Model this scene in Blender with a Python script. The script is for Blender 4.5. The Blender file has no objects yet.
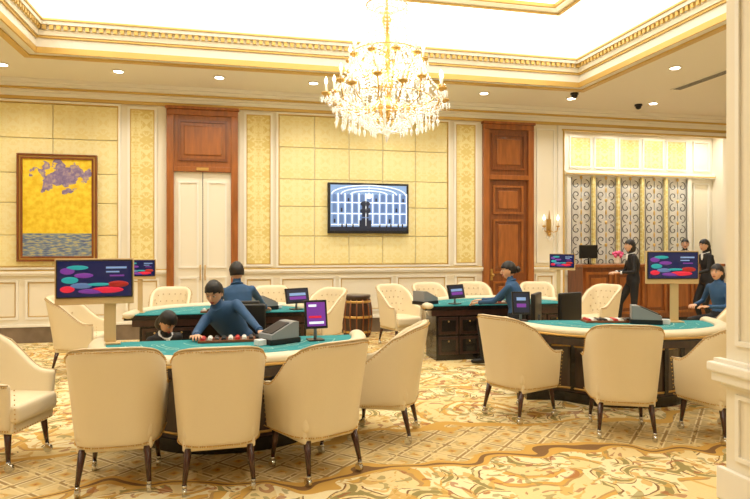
import bpy, bmesh, math, random
from mathutils import Vector, Matrix, Euler
random.seed(7)
sc=bpy.context.scene; COL=sc.collection
sc.view_settings.view_transform='Standard'
pi=math.pi
def S(r,g,b):
    f=lambda c:(c/255/12.92) if c/255<=.04045 else ((c/255+.055)/1.055)**2.4
    return (f(r),f(g),f(b),1)
# ---------------- materials ----------------
def mat(name,c,rough=.5,metal=0,es=0,ec=None,trans=0,coat=0,var=None,bump=None,sheen=0):
    m=bpy.data.materials.new(name); m.use_nodes=True
    nt=m.node_tree; b=nt.nodes['Principled BSDF']
    b.inputs['Base Color'].default_value=c; b.inputs['Roughness'].default_value=rough
    b.inputs['Metallic'].default_value=metal
    if es: b.inputs['Emission Color'].default_value=ec or c; b.inputs['Emission Strength'].default_value=es
    if trans: b.inputs['Transmission Weight'].default_value=trans
    if coat: b.inputs['Coat Weight'].default_value=coat
    if sheen: b.inputs['Sheen Weight'].default_value=sheen
    if var or bump:
        tc=nt.nodes.new('ShaderNodeTexCoord'); no=nt.nodes.new('ShaderNodeTexNoise')
        nt.links.new(tc.outputs['Object'],no.inputs['Vector'])
        sca=(var or bump)[0]; no.inputs['Scale'].default_value=sca; no.inputs['Detail'].default_value=4
        if var:
            mp=nt.nodes.new('ShaderNodeMapping'); mp.inputs['Scale'].default_value=var[2] if len(var)>2 else (1,1,1)
            nt.links.new(tc.outputs['Object'],mp.inputs['Vector']); nt.links.new(mp.outputs[0],no.inputs['Vector'])
            r=nt.nodes.new('ShaderNodeValToRGB'); k=var[1]
            r.color_ramp.elements[0].position=.3; r.color_ramp.elements[1].position=.7
            r.color_ramp.elements[0].color=(c[0]*(1-k),c[1]*(1-k),c[2]*(1-k),1)
            r.color_ramp.elements[1].color=(min(1,c[0]*(1+k)),min(1,c[1]*(1+k)),min(1,c[2]*(1+k)),1)
            nt.links.new(no.outputs[0],r.inputs[0]); nt.links.new(r.outputs[0],b.inputs['Base Color'])
        if bump:
            bp=nt.nodes.new('ShaderNodeBump'); bp.inputs['Strength'].default_value=bump[1]; bp.inputs['Distance'].default_value=.01
            nt.links.new(no.outputs[0],bp.inputs['Height']); nt.links.new(bp.outputs[0],b.inputs['Normal'])
    return m
def MN(nt,op,a,b=None,c=None):
    n=nt.nodes.new('ShaderNodeMath'); n.operation=op
    for i,v in enumerate((a,b,c)):
        if v is None: continue
        if isinstance(v,(int,float)): n.inputs[i].default_value=v
        else: nt.links.new(v,n.inputs[i])
    return n.outputs[0]
def MX(nt,f,a,b):
    n=nt.nodes.new('ShaderNodeMix'); n.data_type='RGBA'
    if isinstance(f,(int,float)): n.inputs[0].default_value=f
    else: nt.links.new(f,n.inputs[0])
    for i,v in ((6,a),(7,b)):
        if isinstance(v,tuple): n.inputs[i].default_value=v
        else: nt.links.new(v,n.inputs[i])
    return n.outputs[2]
def tex(nt,kind,vec,scale,**k):
    n=nt.nodes.new(kind); nt.links.new(vec,n.inputs['Vector']); n.inputs['Scale'].default_value=scale
    for a,v in k.items():
        if a in n.inputs: n.inputs[a].default_value=v
        else: setattr(n,a,v)
    return n
def VM(nt,op,a,b):
    s=nt.nodes.new('ShaderNodeVectorMath'); s.operation=op
    for i,v in enumerate((a,b)):
        if isinstance(v,tuple): s.inputs[i].default_value=v
        elif isinstance(v,(int,float)): s.inputs['Scale'].default_value=v
        else: nt.links.new(v,s.inputs[i])
    return s.outputs[0]
def distort(nt,vec,scale,amt):
    no=tex(nt,'ShaderNodeTexNoise',vec,scale,Detail=2.0)
    return VM(nt,'ADD',VM(nt,'SCALE',VM(nt,'SUBTRACT',no.outputs[1],(.5,.5,.5)),amt),vec)
def newm(name,rough=.6):
    m=bpy.data.materials.new(name); m.use_nodes=True; nt=m.node_tree; b=nt.nodes['Principled BSDF']; b.inputs['Roughness'].default_value=rough
    tc=nt.nodes.new('ShaderNodeTexCoord'); return m,nt,b,tc.outputs['Object']
def ramp(nt,f,els,const=False):
    r=nt.nodes.new('ShaderNodeValToRGB'); nt.links.new(f,r.inputs[0])
    cr=r.color_ramp
    if const: cr.interpolation='CONSTANT'
    while len(cr.elements)<len(els): cr.elements.new(.5)
    for e,(p,c) in zip(cr.elements,els): e.position=p; e.color=c
    return r.outputs[0]

def carpet():
    m,nt,b,o=newm('carpet_floral',.95)
    sx=nt.nodes.new('ShaderNodeSeparateXYZ'); nt.links.new(o,sx.inputs[0]); X,Y=sx.outputs[0],sx.outputs[1]
    p=distort(nt,o,1.4,.35); p2=distort(nt,p,5,.08)
    cream=S(234,212,154); gold=S(212,166,78); tan=S(184,144,86); sage=S(146,134,80); red=S(158,82,48); brn=S(120,84,48); pale=S(244,230,184)
    def scroll(scale,arms,twist,base,c1,c2,c3):
        v=tex(nt,'ShaderNodeTexVoronoi',p2,scale,Randomness=.7); d=VM(nt,'SUBTRACT',p2,v.outputs['Position'])
        s=nt.nodes.new('ShaderNodeSeparateXYZ'); nt.links.new(d,s.inputs[0])
        r=v.outputs['Distance']; an=MN(nt,'ARCTAN2',s.outputs[1],s.outputs[0])
        w=MN(nt,'SINE',MN(nt,'ADD',MN(nt,'MULTIPLY',an,float(arms)),MN(nt,'MULTIPLY',r,twist)))
        c=MX(nt,MN(nt,'GREATER_THAN',w,.35),base,c1)
        c=MX(nt,MN(nt,'GREATER_THAN',w,.86),c,c2)
        c=MX(nt,MN(nt,'LESS_THAN',MN(nt,'ABSOLUTE',MN(nt,'SUBTRACT',w,.35)),.12),c,c3)
        pet=MN(nt,'ADD',MN(nt,'MULTIPLY',MN(nt,'COSINE',MN(nt,'MULTIPLY',an,5.0)),.05),.17)
        c=MX(nt,MN(nt,'LESS_THAN',r,pet),c,pale)
        c=MX(nt,MN(nt,'LESS_THAN',r,MN(nt,'MULTIPLY',pet,.75)),c,gold)
        c=MX(nt,MN(nt,'LESS_THAN',r,MN(nt,'MULTIPLY',pet,.42)),c,red)
        return c
    c=scroll(1.15,2,13.0,cream,gold,pale,tan)
    c2=scroll(2.3,3,9.0,pale,cream,sage,brn)
    n1=tex(nt,'ShaderNodeTexNoise',p,1.5,Detail=1.0)
    c=MX(nt,MN(nt,'GREATER_THAN',n1.outputs[0],.5),c,c2)
    n2=tex(nt,'ShaderNodeTexNoise',p2,8.0,Detail=1.0,Distortion=1.2)
    c=MX(nt,MN(nt,'MULTIPLY',MN(nt,'GREATER_THAN',n2.outputs[0],.6),.75),c,gold)
    n3=tex(nt,'ShaderNodeTexNoise',p2,4.5,Detail=1.0,Distortion=2.0)
    c=MX(nt,MN(nt,'MULTIPLY',MN(nt,'GREATER_THAN',n3.outputs[0],.64),.7),c,red)
    c=MX(nt,MN(nt,'MULTIPLY',MN(nt,'LESS_THAN',n3.outputs[0],.35),.7),c,sage)
    a=MN(nt,'ABSOLUTE',MN(nt,'SUBTRACT',MN(nt,'FRACT',MN(nt,'MULTIPLY',MN(nt,'ADD',X,Y),3.4)),.5))
    d=MN(nt,'ABSOLUTE',MN(nt,'SUBTRACT',MN(nt,'FRACT',MN(nt,'MULTIPLY',MN(nt,'SUBTRACT',X,Y),3.4)),.5))
    mx=MN(nt,'MAXIMUM',a,d)
    lat=ramp(nt,mx,[(0,red),(.1,gold),(.2,S(206,182,128)),(.36,S(196,170,118)),(.42,pale),(.46,S(156,126,78))])
    lat=MX(nt,MN(nt,'MULTIPLY',MN(nt,'GREATER_THAN',n2.outputs[0],.55),.7),lat,cream)
    yb=MN(nt,'ADD',Y,MN(nt,'ADD',MN(nt,'MULTIPLY',MN(nt,'SINE',MN(nt,'MULTIPLY',X,2.3)),.12),MN(nt,'MULTIPLY',MN(nt,'SUBTRACT',n1.outputs[0],.5),.8)))
    band=MN(nt,'MULTIPLY',MN(nt,'GREATER_THAN',yb,4.2),MN(nt,'LESS_THAN',yb,4.95))
    c=MX(nt,band,c,lat)
    e1=MN(nt,'LESS_THAN',MN(nt,'ABSOLUTE',MN(nt,'SUBTRACT',yb,4.17)),.05)
    e2=MN(nt,'LESS_THAN',MN(nt,'ABSOLUTE',MN(nt,'SUBTRACT',yb,4.96)),.04)
    c=MX(nt,MN(nt,'MAXIMUM',e1,e2),c,gold)
    e3=MN(nt,'LESS_THAN',MN(nt,'ABSOLUTE',MN(nt,'SUBTRACT',yb,4.17)),.015)
    c=MX(nt,e3,c,brn)
    fz=tex(nt,'ShaderNodeTexNoise',o,60,Detail=2.0)
    c=MX(nt,MN(nt,'MULTIPLY',fz.outputs[0],.25),c,S(190,150,84))
    nt.links.new(c,b.inputs['Base Color'])
    bp=nt.nodes.new('ShaderNodeBump'); bp.inputs['Strength'].default_value=.3; nt.links.new(fz.outputs[0],bp.inputs['Height']); nt.links.new(bp.outputs[0],b.inputs['Normal'])
    return m
def damask(name,c1,c2,sc_=3.2):
    m,nt,b,o=newm(name,.55)
    sx=nt.nodes.new('ShaderNodeSeparateXYZ'); nt.links.new(o,sx.inputs[0]); X,Z=sx.outputs[0],sx.outputs[2]
    fx=MN(nt,'PINGPONG',X,.17); fz=MN(nt,'PINGPONG',Z,.26)
    cb=nt.nodes.new('ShaderNodeCombineXYZ'); nt.links.new(fx,cb.inputs[0]); nt.links.new(fz,cb.inputs[1])
    n=tex(nt,'ShaderNodeTexNoise',cb.outputs[0],sc_*4,Detail=2.0,Distortion=1.0)
    f=ramp(nt,n.outputs[0],[(.44,c1),(.54,c2)])
    nt.links.new(f,b.inputs['Base Color']); return m
def painting_m():
    m,nt,b,o=newm('painted_canvas',.6)
    sx=nt.nodes.new('ShaderNodeSeparateXYZ'); nt.links.new(o,sx.inputs[0]); X,Z=sx.outputs[0],sx.outputs[2]
    yel=ramp(nt,tex(nt,'ShaderNodeTexNoise',o,14,Detail=3.0).outputs[0],[(.35,S(232,192,34)),(.65,S(250,220,64))])
    n=tex(nt,'ShaderNodeTexNoise',distort(nt,o,5,.15),4.5,Detail=5.0)
    dx=MN(nt,'DIVIDE',MN(nt,'SUBTRACT',X,.05),.42); dz=MN(nt,'DIVIDE',MN(nt,'SUBTRACT',Z,.50),.26)
    r=MN(nt,'ADD',MN(nt,'MULTIPLY',dx,dx),MN(nt,'MULTIPLY',dz,dz))
    f=MN(nt,'GREATER_THAN',MN(nt,'SUBTRACT',n.outputs[0],MN(nt,'MULTIPLY',r,.13)),.42)
    pur=ramp(nt,tex(nt,'ShaderNodeTexNoise',o,18,Detail=3.0).outputs[0],[(.35,S(120,106,150)),(.55,S(156,136,168)),(.7,S(206,182,130))])
    c=MX(nt,f,yel,pur)
    mp=nt.nodes.new('ShaderNodeMapping'); mp.inputs['Scale'].default_value=(6,1,30); nt.links.new(o,mp.inputs['Vector'])
    sea=ramp(nt,tex(nt,'ShaderNodeTexNoise',mp.outputs[0],1.5,Detail=3.0).outputs[0],[(.35,S(84,98,140)),(.5,S(120,140,160)),(.62,S(200,190,120)),(.72,S(120,106,160))])
    c=MX(nt,MN(nt,'LESS_THAN',Z,-.42),c,sea)
    nt.links.new(c,b.inputs['Base Color']); return m

M_=dict(
 wall=mat('cream_paint',S(240,232,212),.6), white=mat('white_paint',S(244,240,229),.5),
 ceil=mat('ceiling_paint',S(240,235,224),.8), goldp=mat('gold_leaf',S(214,180,104),.4,.4),
 panel=damask('yellow_damask',S(245,233,180),S(240,224,158)), panel2=damask('gold_damask',S(242,228,166),S(228,206,128)),
 marble=mat('brown_marble',S(124,108,92),.15,0,var=(3,.35)), carpet=carpet(),
 wood=mat('honey_wood',S(158,92,40),.3,0,var=(3,.25,(6,6,.8)),coat=.3), woodd=mat('dark_mahogany',S(58,36,30),.3,0,var=(3,.3,(8,8,1)),coat=.4),
 woodb=mat('red_brown_wood',S(130,72,34),.3,0,var=(3,.25,(8,8,1)),coat=.3), black=mat('black_plastic',S(22,22,24),.35), blk=mat('black_lacquer',S(28,23,23),.25,coat=.3),
 leather=mat('cream_leather',S(236,221,188),.42,bump=(90,.15)), leatherd=mat('cream_piping',S(198,174,134),.5), brass=mat('brass',S(206,168,98),.3,.8),
 chrome=mat('chrome',S(215,215,215),.15,1), legw=mat('chair_leg_wood',S(66,32,22),.25,coat=.4), felt=mat('teal_felt',S(10,140,148),.95,var=(120,.1),sheen=.1),
 mark=mat('felt_print',S(170,212,200),.9), rail=mat('table_rail_leather',S(232,220,192),.35), beige=mat('beige_board',S(214,184,134),.5),
 skin=mat('skin',S(224,176,144),.5), hair=mat('black_hair',S(24,19,18),.45), blue=mat('blue_uniform',S(44,84,128),.7,var=(6,.15)), suit=mat('black_suit',S(20,20,24),.7),
 shirt=mat('white_shirt',S(238,238,238),.7), shoe=mat('black_shoes',S(14,14,14),.3), lip=mat('lips',S(170,80,76),.5), eyew=mat('eye_white',S(236,232,226),.3),
 grey=mat('grey_plastic',S(140,142,146),.35), crystal=mat('crystal',S(250,248,242),.05,0,trans=.45,es=.12,ec=S(255,248,230)), bulb=mat('bulb_glow',S(255,246,225),.4,es=7,ec=S(255,234,196)),  # crystal has a faint added glow to whiten it; only bulbs are lamps
 candle=mat('candle_tube',S(248,244,230),.5), lum=mat('cove_glow_ceiling',S(255,253,250),.8,es=2.3,ec=S(255,250,238)), dl=mat('downlight_glow',S(255,248,232),.5,es=14,ec=S(255,244,222)),
 painting=painting_m(), iron=mat('wrought_iron',S(60,56,52),.4,.5), mirror=mat('silver_backing',S(244,242,236),.35),
 red=mat('screen_red',S(200,30,60),.4,es=.6), teal=mat('screen_teal',S(30,150,160),.4,es=.5), purple=mat('screen_purple',S(110,50,150),.4,es=.5), navy=mat('screen_navy',S(14,24,74),.2,es=.5),
 sblue=mat('screen_blue',S(120,150,195),.2,es=.6), swhite=mat('screen_white',S(215,226,242),.3,es=.7), sdark=mat('screen_dark',S(30,38,60),.3,es=.3), sky=mat('screen_skyblue',S(84,112,164),.3,es=.5),
 chipr=mat('chip_red',S(190,40,40),.4), chipg=mat('chip_green',S(40,140,70),.4), chipw=mat('chip_white',S(230,230,225),.4),
 pink=mat('pink_flower',S(235,100,150),.6), grate=mat('vent_metal',S(90,86,80),.5,.3), steel=mat('steel_grey',S(96,98,104),.3,.4))

# ---------------- mesh builder ----------------
class B:
    def __init__(s): s.bm=bmesh.new(); s.ms=[]
    def mi(s,m):
        m=M_[m] if isinstance(m,str) else m
        if m not in s.ms: s.ms.append(m)
        return s.ms.index(m)
    def _f(s,faces,m,sm):
        i=s.mi(m)
        for f in faces: f.material_index=i; f.smooth=sm
    def box(s,x0,x1,y0,y1,z0,z1,m,bev=0,M=None,seg=2):
        r=bmesh.ops.create_cube(s.bm,size=1); vs=r['verts']
        T=Matrix.Translation(((x0+x1)/2,(y0+y1)/2,(z0+z1)/2))@Matrix.Diagonal((abs(x1-x0),abs(y1-y0),abs(z1-z0),1))
        bmesh.ops.transform(s.bm,matrix=T,verts=vs)
        fs=set(f for v in vs for f in v.link_faces)
        if bev:
            es=set(e for v in vs for e in v.link_edges)
            r=bmesh.ops.bevel(s.bm,geom=list(es),offset=bev,segments=seg,profile=.6,affect='EDGES')
            fs=set(r['faces'])|set(f for f in fs if f.is_valid)
            vs=set(v for f in fs for v in f.verts); fs=set(f for v in vs for f in v.link_faces); vs=list(vs)
        if M is not None: bmesh.ops.transform(s.bm,matrix=M,verts=list(vs))
        s._f(fs,m,bool(bev) and seg>2)
    def sph(s,c,r,m,u=12,v=8,M=None):
        if isinstance(r,(int,float)): r=(r,r,r)
        T=Matrix.Translation(c)@(M or Matrix())@Matrix.Diagonal((*r,1))
        o=bmesh.ops.create_uvsphere(s.bm,u_segments=u,v_segments=v,radius=1,matrix=T)
        s._f(set(f for q in o['verts'] for f in q.link_faces),m,True)
    def octa(s,c,r,h,m):
        v=[s.bm.verts.new(Vector(c)+Vector(d)) for d in ((r,0,0),(0,r,0),(-r,0,0),(0,-r,0),(0,0,h*.6),(0,0,-h))]
        fs=[]
        for i in range(4):
            fs.append(s.bm.faces.new((v[i],v[(i+1)%4],v[4]))); fs.append(s.bm.faces.new((v[(i+1)%4],v[i],v[5])))
        s._f(fs,m,False)
    def tube(s,pts,r,m,seg=8,sq=1.0,closed=False,cap=True):
        pts=[Vector(p) for p in pts]; n=len(pts)
        if isinstance(r,(int,float)): r=[r]*n
        rings=[]; prev=None
        for i,p in enumerate(pts):
            if closed: t=pts[(i+1)%n]-pts[i-1]
            else: t=pts[min(i+1,n-1)]-pts[max(i-1,0)]
            if t.length<1e-9: t=Vector((0,0,1))
            t.normalize()
            if prev is None:
                up=Vector((0,0,1)) if abs(t.z)<.9 else Vector((1,0,0))
                a=t.cross(up).normalized()
            else:
                a=(prev-t*prev.dot(t))
                a=a.normalized() if a.length>1e-6 else t.orthogonal().normalized()
            prev=a; b=t.cross(a).normalized()
            rings.append([s.bm.verts.new(p+(a*math.cos(2*pi*k/seg)+b*math.sin(2*pi*k/seg)*sq)*r[i]) for k in range(seg)])
        fs=[]
        for i in range(n if closed else n-1):
            A,C=rings[i],rings[(i+1)%n]
            for k in range(seg): fs.append(s.bm.faces.new((A[k],A[(k+1)%seg],C[(k+1)%seg],C[k])))
        s._f(fs,m,True)
        if not closed and cap:
            s._f([s.bm.faces.new(rings[0][::-1]),s.bm.faces.new(rings[-1])],m,False)
    def cyl(s,p0,p1,r0,r1,m,seg=14): s.tube([p0,p1],[r0,r1],m,seg)
    def lathe(s,prof,m,c=(0,0,0),seg=24,mats=None):
        rings=[]
        for r,z in prof: rings.append([s.bm.verts.new((c[0]+max(r,1e-4)*math.cos(2*pi*k/seg),c[1]+max(r,1e-4)*math.sin(2*pi*k/seg),c[2]+z)) for k in range(seg)])
        fs=[]
        for i in range(len(rings)-1):
            for k in range(seg): fs.append(s.bm.faces.new((rings[i][k],rings[i][(k+1)%seg],rings[i+1][(k+1)%seg],rings[i+1][k])))
        s._f(fs,m,True)
        s._f([s.bm.faces.new(rings[0][::-1]),s.bm.faces.new(rings[-1])],m,False)
    def prism(s,pts,z0,z1,m):
        lo=[s.bm.verts.new((x,y,z0)) for x,y in pts]; hi=[s.bm.verts.new((x,y,z1)) for x,y in pts]; n=len(pts); fs=[]
        for i in range(n): fs.append(s.bm.faces.new((lo[i],lo[(i+1)%n],hi[(i+1)%n],hi[i])))
        fs.append(s.bm.faces.new(lo[::-1])); fs.append(s.bm.faces.new(hi)); s._f(fs,m,False)
    def ribbon(s,pts,w,z,m,closed=False):
        n=len(pts); L=[];R=[]
        for i,(x,y) in enumerate(pts):
            a=pts[(i+1)%n] if closed else pts[min(i+1,n-1)]; b=pts[i-1] if closed else pts[max(i-1,0)]
            t=Vector((a[0]-b[0],a[1]-b[1])); t.normalize(); nn=Vector((-t.y,t.x))*w/2
            L.append(s.bm.verts.new((x+nn.x,y+nn.y,z))); R.append(s.bm.verts.new((x-nn.x,y-nn.y,z)))
        fs=[s.bm.faces.new((R[i],R[(i+1)%n],L[(i+1)%n],L[i])) for i in range(n if closed else n-1)]
        s._f(fs,m,False)
    def add(s,me,mlist,M=None,sm=True):
        me=me.copy()
        if M is not None: me.transform(M)
        idx=[s.mi(m) for m in mlist]
        for _ in range(40): me.materials.append(None)
        for f in me.polygons: f.material_index=idx[min(f.material_index,len(idx)-1)]; f.use_smooth=sm
        s.bm.from_mesh(me)
    def mesh(s,name,normals=False):
        if normals: bmesh.ops.recalc_face_normals(s.bm,faces=s.bm.faces)
        me=bpy.data.meshes.new(name); s.bm.to_mesh(me); s.bm.free()
        for m in s.ms: me.materials.append(m)
        return me
    def obj(s,name,loc=(0,0,0),yaw=0,parent=None,normals=True):
        return place(s.mesh(name,normals),name,loc,yaw,parent)
def place(me,name,loc=(0,0,0),yaw=0,parent=None):
    o=bpy.data.objects.new(name,me); COL.objects.link(o); o.location=loc; o.rotation_euler=(0,0,math.radians(yaw))
    if parent: o.parent=parent
    return o
def evalmesh(bm,mods):
    me=bpy.data.meshes.new('tmp'); bm.to_mesh(me); bm.free(); o=bpy.data.objects.new('tmp',me); COL.objects.link(o)
    for t,kw in mods:
        m=o.modifiers.new(t,t)
        for k,v in kw.items(): setattr(m,k,v)
    bpy.context.view_layer.update(); dg=bpy.context.evaluated_depsgraph_get()
    r=bpy.data.meshes.new_from_object(o.evaluated_get(dg)); bpy.data.objects.remove(o); return r

# ---------------- ROOM ----------------
W=10.83; CH=4.27
b=B(); b.box(-7,12,-3,13,-.1,0,'carpet'); b.obj('floor')
b=B()
b.box(-7,6.3,W,W+.15,0,CH,'wall'); b.box(6.3,10.2,W,W+.15,3.95,4.6,'wall'); b.box(10.2,12,W,W+.15,0,CH,'wall'); b.obj('wall_back')
b=B(); b.box(-7.15,-7,-3,W+.15,0,CH+.1,'wall'); b.obj('wall_left')
b=B(); b.box(12,12.15,-3,13,0,4.7,'wall'); b.obj('wall_right')
b=B(); b.box(-7,12,-3.15,-3,0,CH+.1,'wall'); b.obj('wall_front')
b=B(); b.box(6.15,6.3,W+.15,12.5,0,4.5,'wall'); b.box(11.3,11.45,W+.15,12.5,0,4.5,'wall'); b.box(6.15,11.45,12.5,12.65,0,4.5,'wall'); b.box(6.15,11.45,W+.151,12.65,4.5,4.6,'white')
b.obj('wall_recess')
T=(-2.72,5.55,3.3,9.0)
b=B()
b.box(-7,12,T[3],W+.15,CH,CH+.1,'ceil'); b.box(-7,12,-3,T[2],CH,CH+.1,'ceil'); b.box(-7,T[0],T[2],T[3],CH,CH+.1,'ceil'); b.box(T[1],12,T[2],T[3],CH,CH+.1,'ceil')
cv=.55
b.box(T[0]-cv-.1,T[0]-cv,T[2]-cv,T[3]+cv,CH+.1,5.2,'ceil'); b.box(T[1]+cv,T[1]+cv+.1,T[2]-cv,T[3]+cv,CH+.1,5.2,'ceil')
b.box(T[0]-cv,T[1]+cv,T[2]-cv-.1,T[2]-cv,CH+.1,5.2,'ceil'); b.box(T[0]-cv,T[1]+cv,T[3]+cv,T[3]+cv+.1,CH+.1,5.2,'ceil')
b.box(T[0]-cv,T[1]+cv,T[2]-cv,T[3]+cv,5.2,5.3,'lum')  # upper ceiling emits by itself, standing in for hidden cove lamps
b.obj('ceiling')
def ring(b,t,i,o,h0,h1,m,bev=0):
    u0,u1,v0,v1=t
    b.box(u0-o,u1+o,v1-i,v1+o,h0,h1,m,bev); b.box(u0-o,u1+o,v0-o,v0+i,h0,h1,m,bev)
    b.box(u0-o,u0+i,v0+i,v1-i,h0,h1,m,bev); b.box(u1-i,u1+o,v0+i,v1-i,h0,h1,m,bev)
b=B()
ring(b,T,.02,.22,CH-.05,CH-.001,'white'); ring(b,T,-.08,.17,CH-.075,CH-.051,'goldp')
ring(b,T,.045,-.021,CH-.055,CH+.025,'goldp'); ring(b,T,.022,-.002,CH+.026,CH+.15,'white'); ring(b,T,.05,-.002,CH+.151,CH+.18,'goldp')
ring(b,T,.07,-.002,CH+.181,CH+.25,'wall'); ring(b,T,.13,.08,CH+.311,CH+.36,'white'); ring(b,T,.15,.08,CH+.361,CH+.385,'goldp')
for i in range(int((T[1]-T[0])/.09)):
    u=T[0]+.04+i*.09
    b.box(u,u+.05,T[3]-.115,T[3]-.081,CH+.252,CH+.31,'goldp')
for i in range(int((T[3]-T[2])/.09)):
    v=T[2]+.04+i*.09
    b.box(T[1]-.115,T[1]-.081,v,v+.05,CH+.252,CH+.31,'goldp'); b.box(T[0]+.081,T[0]+.115,v,v+.05,CH+.252,CH+.31,'goldp')
ring(b,T,.08,.08,CH+.251,CH+.31,'wall')
b.obj('trim_1')
T2=(-1.9,4.75,4.1,8.3)
b=B(); ring(b,T2,.06,.06,5.12,5.199,'wall'); ring(b,T2,.02,.02,5.10,5.119,'goldp'); ring(b,T2,.16,-.12,5.15,5.199,'goldp'); b.obj('trim_2')
b=B()
for (d,h0,h1,m) in ((.05,3.98,4.03,'goldp'),(.07,4.031,4.09,'white'),(.11,4.091,4.13,'white'),(.15,4.131,4.16,'goldp'),(.2,4.161,4.21,'white'),(.26,4.211,CH-.001,'white')):
    b.box(-6.99,11.99,W-d,W-.001,h0,h1,m)
b.obj('trim_3')
D1=(-1.20,-.012); D2=(4.576,5.629)
segs=((-6.99,D1[0]),(D1[1],D2[0]),(D2[1],6.169),(10.331,11.99))
b=B()
for a,c in segs:
    b.box(a,c,W-.05,W-.001,1.10,1.13,'white'); b.box(a,c,W-.07,W-.001,1.131,1.17,'white'); b.box(a,c,W-.04,W-.001,1.171,1.19,'goldp')
b.obj('trim_4')
b=B()
for a,c in segs:
    b.box(a,c,W-.04,W-.001,0,.26,'marble'); b.box(a,c,W-.055,W-.001,.261,.30,'white')
b.obj('baseboard_back')
def frame(b,u0,u1,h0,h1,m='white',w=.035,d=.025,y=W):
    b.box(u0,u1,y-d,y-.001,h1-w,h1,m); b.box(u0,u1,y-d,y-.001,h0,h0+w,m); b.box(u0,u0+w,y-d,y-.001,h0+w,h1-w,m); b.box(u1-w,u1,y-d,y-.001,h0+w,h1-w,m)
b=B()
for u0,u1 in ((-6.3,-5.1),(-4.98,-3.5),(-3.4,-2.02),(-1.86,-1.32),(.1,.6),(.72,1.72),(1.78,2.8),(2.86,3.86),(4.02,4.46),(5.7,6.1)):
    frame(b,u0,u1,.38,1.03)
    frame(b,u0+.045,u1-.045,.425,.985,'goldp',.01,.012)
for u0,u1 in ((-1.78,-1.41),(.143,.543),(4.05,4.42)): frame(b,u0-.05,u1+.05,1.22,3.94,'white',.04,.035); frame(b,u0-.008,u1+.008,1.262,3.898,'goldp',.012,.04)
for u0,u1 in ((-4.98,-1.986),(.702,3.865)): frame(b,u0-.05,u1+.05,1.20,3.97,'white',.05,.045); frame(b,u0-.012,u1+.012,1.238,3.932,'goldp',.014,.05)
frame(b,5.72,6.12,1.25,3.9,'white',.03,.025)
b.box(6.17,6.3,W-.05,W-.001,0,3.899,'white'); b.box(6.17,10.33,W-.052,W-.001,3.9,3.97,'white'); b.box(10.2,10.33,W-.05,W-.001,0,3.899,'white'); b.box(6.25,10.25,W-.07,W-.001,3.87,3.899,'goldp')
b.box(6.27,6.299,W-.065,W-.051,0,3.869,'goldp')
b.obj('trim_5')
b=B(); rows=(1.25,1.76,2.29,2.78,3.35,3.92)
for us in ((.702,1.335,1.967,2.6,3.232,3.865),(-4.98,-3.98,-2.98,-1.986)):
    for i in range(len(us)-1):
        for j in range(5): b.box(us[i]+.004,us[i+1]-.004,W-.03,W-.002,rows[j]+.004,rows[j+1]-.004,'panel',bev=.012)
for u0,u1 in ((-1.78,-1.41),(.143,.543),(4.05,4.42)): b.box(u0,u1,W-.02,W-.002,1.27,3.89,'panel2',bev=.008)
b.obj('upholstered_wall_panels')
def door(name,u0,u1,kind):
    b=B(); y=W-.001; h=3.95
    b.box(u0,u0+.12,W-.09,y,0,h-.121,'wood',bev=.01); b.box(u1-.12,u1,W-.09,y,0,h-.121,'wood',bev=.01); b.box(u0,u1,W-.092,y,h-.12,h-.021,'wood',bev=.01)
    b.box(u0-.02,u1+.02,W-.12,y,h-.02,h+.03,'wood',bev=.01)
    b.box(u0+.121,u1-.121,W-.05,y,2.951,h-.121,'woodb' if kind else 'wood'); b.box(u0+.121,u1-.121,W-.1,y,2.86,2.95,'wood',bev=.01)
    a,c=u0+.121,u1-.121
    frame(b,a+.06,c-.06,3.05,h-.2,'woodb',.04,.08); b.box(a+.16,c-.16,W-.07,y,3.15,h-.3,'wood',bev=.015)
    if kind==0:
        m=(a+c)/2
        b.box(a,c,W-.03,y,0,2.859,'wall'); b.box(m-.006,m+.006,W-.034,y,0,2.858,'grate')
        for p,q in ((a,m),(m,c)):
            frame(b,p+.07,q-.07,1.2,2.7,'white',.03,.05); frame(b,p+.07,q-.07,.25,1.05,'white',.03,.05)
        b.box(m-.1,m+.1,W-.12,W-.1,2.88,2.93,'brass')
        for q in (-.04,.04):
            b.tube([(m+q,W-.02,1.0),(m+q,W-.08,1.0),(m+q,W-.09,1.02),(m+q,W-.09,1.23),(m+q,W-.08,1.25),(m+q,W-.02,1.25)],.009,'brass')
    else:
        b.box(a,c,W-.03,y,0,2.859,'woodb')
        for z0,z1 in ((.2,.9),(1.05,2.1),(2.2,2.75)):
            frame(b,a+.09,c-.09,z0,z1,'wood',.04,.06); b.box(a+.2,c-.2,W-.05,y,z0+.1,z1-.1,'wood',bev=.015)
        b.sph((a+.07,W-.09,1.02),.03,'brass'); b.cyl((a+.07,W-.09,1.02),(a+.07,W-.03,1.02),.012,.012,'brass'); b.box(a+.04,a+.085,W-.04,y,.92,1.14,'brass')
    b.obj(name)
door('door_1',*D1,0); door('door_2',*D2,1)
b=B(); b.box(3.0,11.99,2.6,3.2,0,CH-.001,'wall'); b.obj('wall_entrance')
b=B()
b.box(3.001,11.9,3.201,3.26,.74,.80,'white'); b.box(2.94,2.999,2.54,3.26,.74,.80,'white',bev=.008); b.box(2.92,2.999,2.52,3.28,.801,.86,'white',bev=.012); b.box(2.95,2.999,2.55,3.25,.861,.885,'white')
b.box(2.975,2.999,2.58,3.22,.715,.739,'white')
b.box(2.96,2.999,2.56,3.24,0,.2,'white',bev=.008)
for z0,z1 in ((.27,.68),(.98,4.0)):
    b.box(2.985,2.999,2.66,2.69,z0,z1,'white'); b.box(2.985,2.999,3.09,3.12,z0,z1,'white'); b.box(2.985,2.999,2.69,3.09,z0,z0+.03,'white'); b.box(2.985,2.999,2.69,3.09,z1-.03,z1,'white')
b.obj('trim_6')
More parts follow.
